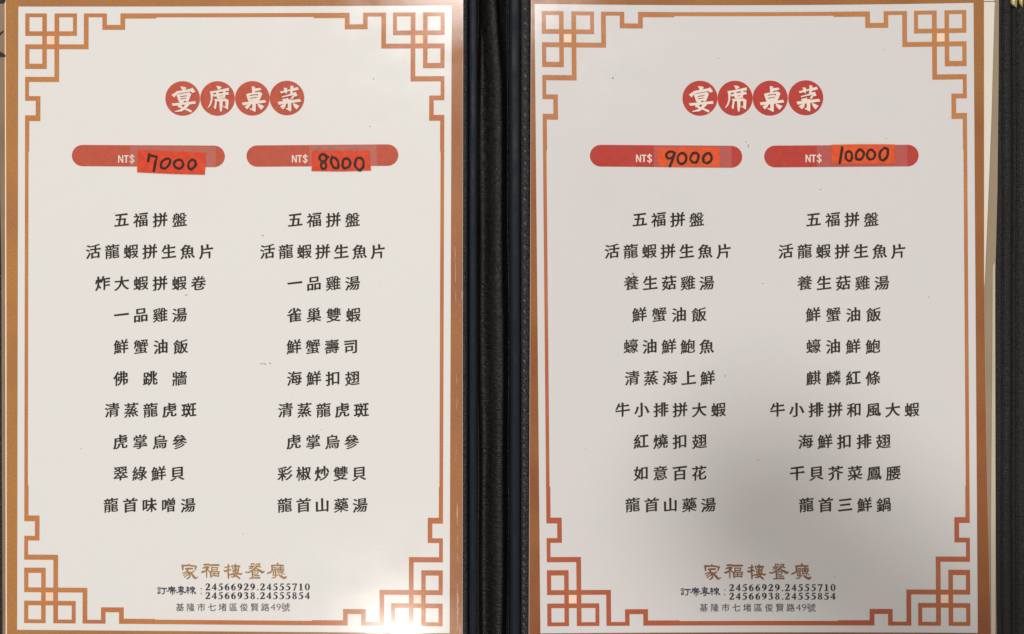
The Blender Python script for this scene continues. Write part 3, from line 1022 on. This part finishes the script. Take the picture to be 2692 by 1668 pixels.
# film creases and chips along the left page's inner edge, highlights painted in pale
lp = [o for o in bpy.data.objects if o.name == 'menu_page'][0]
M['crease_highlight'] = mat_ink('highlit_film_crease', (0.55, 0.33, 0.22), .15)
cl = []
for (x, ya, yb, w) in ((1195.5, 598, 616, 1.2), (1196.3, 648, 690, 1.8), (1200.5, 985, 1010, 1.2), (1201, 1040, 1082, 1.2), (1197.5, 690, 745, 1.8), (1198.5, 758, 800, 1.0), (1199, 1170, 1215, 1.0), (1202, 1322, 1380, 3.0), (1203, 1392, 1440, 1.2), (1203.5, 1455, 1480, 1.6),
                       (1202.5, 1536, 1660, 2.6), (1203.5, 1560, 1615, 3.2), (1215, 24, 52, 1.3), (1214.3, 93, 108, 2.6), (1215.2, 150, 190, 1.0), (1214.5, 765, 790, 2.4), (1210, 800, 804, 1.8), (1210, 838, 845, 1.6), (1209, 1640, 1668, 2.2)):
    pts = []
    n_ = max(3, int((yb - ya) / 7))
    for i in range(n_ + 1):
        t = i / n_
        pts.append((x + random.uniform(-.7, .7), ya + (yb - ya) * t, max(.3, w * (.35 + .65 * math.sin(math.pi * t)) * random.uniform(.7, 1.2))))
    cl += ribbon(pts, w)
o = print_mesh('film_crease_highlight', cl, .00022, M['crease_highlight'], lp, kind='stuff')
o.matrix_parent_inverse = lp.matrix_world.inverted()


# ------------------------------------------------------------------ leather cover
def wander(y, s):
    return math.sin(y * .0031 + s) * 1.6 + math.sin(y * .011 + s * 2.3) * .7


def strip(name, prof, mat, parent, y0=-60, y1=1730, n=90, seed=0.0, wob=1.0, kz=0.0, shift=None, base=-6.0):
    """long moulding: cross-section prof [(px, z mm)] swept down the menu, closed underneath"""
    bm = bmesh.new()
    rows = []
    for j in range(n + 1):
        y = y0 + (y1 - y0) * j / n
        r = []
        for i, (x, z) in enumerate(prof):
            dx = wander(y, seed + i * .05) * wob if 0 < i < len(prof) - 1 else 0
            if shift:
                dx += shift(x, y)
            r.append(bm.verts.new(W(x + dx, y, (z + kz * math.sin(y * .02 + i)) * .001)))
        r.append(bm.verts.new(W(prof[-1][0] + (shift(prof[-1][0], y) if shift else 0), y, base * .001)))
        r.append(bm.verts.new(W(prof[0][0] + (shift(prof[0][0], y) if shift else 0), y, base * .001)))
        rows.append(r)
    m = len(rows[0])
    for j in range(n):
        for i in range(m):
            k = (i + 1) % m
            bm.faces.new((rows[j][i], rows[j + 1][i], rows[j + 1][k], rows[j][k]))
    bm.faces.new(rows[0]); bm.faces.new(rows[-1][::-1])
    bmesh.ops.recalc_face_normals(bm, faces=bm.faces)
    for f in bm.faces:
        f.smooth = True
    me = bpy.data.meshes.new(name)
    bm.to_mesh(me); bm.free()
    return link(name, me, mat, parent)


def smooth_prof(pts, k=5):
    return catmull(pts, k=k)


cover = thing('menu_cover', 'black leather menu cover lying open with a grooved spine between the two pages', 'menu cover')
strip('left_board', [(-70, -1.6), (2, -1.6), (400, -1.8), (900, -1.8), (1170, -1.6), (1205, -.9), (1214, -.55), (1222, -.60), (1228, -1.0), (1231, -1.8)], M['leather_e'], cover, wob=.4, seed=1)
strip('left_lining', [(1231.5, -1.9), (1233, -1.3), (1240, -1.15), (1250, -1.15), (1254, -1.5), (1255.5, -2.6)], M['lining'], cover, wob=.5, seed=2, n=60)
strip('spine', smooth_prof([(1256, -3.5), (1262, -5.6), (1270, -6.2), (1280, -5.6), (1292, -4.3), (1304, -3.3), (1314, -3.1), (1322, -3.7), (1328, -5.6), (1334, -7.2), (1338, -6.5)], 4),
      M['spine'], cover, wob=1.6, seed=3, n=120, base=-9,
      shift=lambda x, y: -18 * max(0, 1 - max(0, y + 60) / 260) * (1 if 1275 < x < 1332 else 0))
strip('right_lining', [(1338.5, -6), (1339, -2.0), (1341, -1.1), (1350, -.85), (1362, -.9), (1368, -1.2)], M['lining'], cover, wob=.6, seed=4, n=60)
strip('stitched_hem', [(1368.5, -1.5), (1370, -1.1), (1376, -.75), (1384, -.80), (1390, -.95), (1394, -1.3), (1402, -1.8)], M['leather_e'], cover, wob=.3, seed=5, n=100)
strip('right_board', [(1404, -2.2), (1410, -1.9), (2000, -1.9), (2560, -1.9), (2600, -1.8), (2624, -1.7), (2630, -1.4), (2634, -1.2), (2637.5, -1.35), (2639, -1.9), (2641, -1.4), (2646, -.95), (2655, -.75),
                       (2661, -1.0), (2664, -1.5), (2665.5, -2.0), (2667, -1.5), (2671, -1.1), (2674, -1.3), (2676.5, -1.9), (2679, -1.3), (2685, -.8), (2700, -.6), (2730, -.9), (2760, -1.6), (2770, -2.6)],
      M['leather'], cover, wob=.7, seed=6, n=120)

# stitches: small domed thread loops
def stitch_mesh(name, a, b, h):
    bm = bmesh.new()
    bmesh.ops.create_icosphere(bm, subdivisions=2, radius=1)
    for v in bm.verts:
        v.co = Vector((v.co.x * a, v.co.y * b, v.co.z * h))
    me = bpy.data.meshes.new(name)
    bm.to_mesh(me); bm.free()
    me.materials.append(M['thread'])
    for p in me.polygons:
        p.use_smooth = True
    return me


sm = stitch_mesh('stitch', 2.0 / PX, 5.4 / PX, .00035)
y = -12.0
while y < 1685:
    t = min(1, max(0, y / 1500))
    o = bpy.data.objects.new('stitch', sm)
    o.location = W(1381.5 - 4 * t + random.uniform(-.6, .6), y, -.00070)
    o.rotation_euler = (0, 0, .45 + random.uniform(-.15, .15))
    s_ = random.uniform(.8, 1.2)
    o.scale = (s_, s_, s_)
    COL.objects.link(o)
    o.parent = cover
    y += (37 - 17 * t) * random.uniform(.94, 1.06)

# worn bright rim along the left lining edge
bm = bmesh.new()
yy = 900.0
while yy < 1700:
    t = (yy - 900) / 800
    r = random.uniform(.5, 1.15) * (.5 + .8 * t)
    mt = bmesh.ops.create_icosphere(bm, subdivisions=1, radius=r / PX)
    bmesh.ops.translate(bm, vec=W(1254.3 + random.uniform(-.5, .5), yy, -.00125), verts=mt['verts'])
    yy += random.uniform(2.5, 5)
yy = 1548.0
while yy < 1640:
    mt = bmesh.ops.create_icosphere(bm, subdivisions=1, radius=random.uniform(.5, 1.1) / PX)
    bmesh.ops.translate(bm, vec=W(1235 + random.uniform(-.8, .8) + max(0, yy - 1600) * .08, yy, -.0011), verts=mt['verts'])
    yy += random.uniform(3, 6)
me = bpy.data.meshes.new('worn_rim')
bm.to_mesh(me); bm.free()
link('worn_rim', me, M['bead'], cover, kind='stuff')

# brass corner guard with two rounded ribs, only its lower ends reach into view
bm = bmesh.new()


def rib(cx, w, ybot, dz):
    n = 10
    rings = []
    for j in range(14):
        t = j / 13
        yv = ybot - (ybot + 60) * t
        k = math.sqrt(max(0.0, 1 - (1 - min(1, (ybot - yv) / 16)) ** 2)) if t > 0 else .04
        rings.append([bm.verts.new(W(cx + w * (1 - k) * .9 + w * k * math.cos(math.pi * i / n), yv, (dz + 1.5 * math.sin(math.pi * i / n) * max(k, .1)) * .001)) for i in range(n + 1)])
    for a, b in zip(rings, rings[1:]):
        for i in range(n):
            bm.faces.new((a[i], b[i], b[i + 1], a[i + 1]))


rib(2666, 10.0, 19.5, -.8)
rib(2684.5, 6.6, 19.0, -.8)
rib(2698, 6.2, 17.0, -.8)
bmesh.ops.recalc_face_normals(bm, faces=bm.faces)
for f in bm.faces:
    f.smooth = True
me = bpy.data.meshes.new('corner_guard')
bm.to_mesh(me); bm.free()
link('corner_guard', me, M['metal'], cover, label='brass ribbed corner guard at the upper right')


def sheet_poly(name, pts, z, th, mat, parent=None, label=None):
    bm = bmesh.new()
    top = [bm.verts.new(W(x, y_, z)) for x, y_ in pts]
    bot = [bm.verts.new(W(x, y_, z - th)) for x, y_ in pts]
    bm.faces.new(top); bm.faces.new(bot[::-1])
    for i in range(len(pts)):
        k = (i + 1) % len(pts)
        bm.faces.new((top[i], bot[i], bot[k], top[k]))
    bmesh.ops.recalc_face_normals(bm, faces=bm.faces)
    me = bpy.data.meshes.new(name)
    bm.to_mesh(me); bm.free()
    return link(name, me, mat, parent, label)


# pocket sleeve and spare sheet at the right edge
sl = sheet_poly('pocket_sleeve', [(2300, -40), (2629, -40), (2628, 200), (2625, 500), (2619.5, 720), (2619, 900), (2620, 1300), (2621, 1500), (2623, 1720), (2300, 1720)], -.0011, .0002, M['sleeve'], cover,
                label='tan plastic pocket edge along the right page')
sheet_poly('sleeve_seam', [(2612, 700), (2617.5, 690), (2618.5, 900), (2619.3, 1300), (2619, 1500), (2618, 1720), (2608, 1720), (2607, 1400), (2608.5, 1200), (2611, 900)], -.00085, .0002, M['sleeve_w'], cover)
sp = sheet_poly('spare_sheet', [(2330, 5), (2614, 4.5), (2618, 9.5), (2616, 14), (2613, 120), (2608, 300), (2602, 460), (2596, 600), (2590, 745), (2570, 900), (2330, 900)], -.00055, .00012, M['backpaper'])
sp['label'] = 'blank white sheet peeking out behind the right page near its top corner'
sp['category'] = 'paper sheet'
sp2 = sheet_poly('upper_sheet', [(2330, -40), (2614, -40), (2615.5, 2.2), (2330, 2.8)], -.0007, .00012, M['backpaper'], cover)
sp2.name = 'sleeve_lip'

# sheet behind the left page
bk = thing('backing_sheet', 'tan printed sheet showing as a sliver at the left edge behind the left page', 'paper sheet')
sheet_poly('card', [(-40, 9), (15.5, 9), (16.5, 500), (17.5, 834), (18, 1720), (5, 1720), (3, 1200), (1.5, 700), (-3, 420), (-40, 400)], -.00075, .0002, M['tan'], bk)
sheet_poly('white_edge', [(11, 6), (15.3, 6), (16.3, 400), (17.6, 834), (18.2, 1200), (19, 1720), (13.5, 1720), (13, 1200), (12.4, 834), (11.8, 400)], -.0005, .0001, M['edge'], bk)
for pts in ([(-6, 88), (3, 82), (7, 79), (8, 83), (4, 88), (-6, 97)], [(-6, 132), (2, 138), (9, 141), (16, 147.5), (12, 149.5), (3, 149), (-6, 149)]):
    sheet_poly('printed_mark', pts, -.0003 if pts[0][1] > 100 else -.0007, .00003, M['black'], bk)

# table below
bm = bmesh.new()
for x, y_ in ((-.6, -.45), (.6, -.45), (.6, .45), (-.6, .45)):
    bm.verts.new((x, y_, -.0092))
bm.faces.new(bm.verts)
me = bpy.data.meshes.new('table')
bm.to_mesh(me); bm.free()
link('table', me, M['table'], kind='structure')

# added blocker out of view beside the camera, casts the shade at lower right
bm = bmesh.new()
bmesh.ops.create_cube(bm, size=1)
for v in bm.verts:
    v.co = Vector((v.co.x * .165, v.co.y * .078, v.co.z * .009))
bmesh.ops.bevel(bm, geom=[e for e in bm.edges if abs((e.verts[0].co - e.verts[1].co).z) > .005], offset=.010, segments=5, affect='EDGES')
me = bpy.data.meshes.new('phone_blocker')
bm.to_mesh(me); bm.free()
ph = link('phone_blocker', me, M['phone_blocker'])
ph.location = (.114, .100, .512)
ph.rotation_euler = (0, 0, math.radians(-38))
ph['label'] = 'black slab added out of view above the open menu to shade its lower right corner'
ph['category'] = 'phone_blocker'
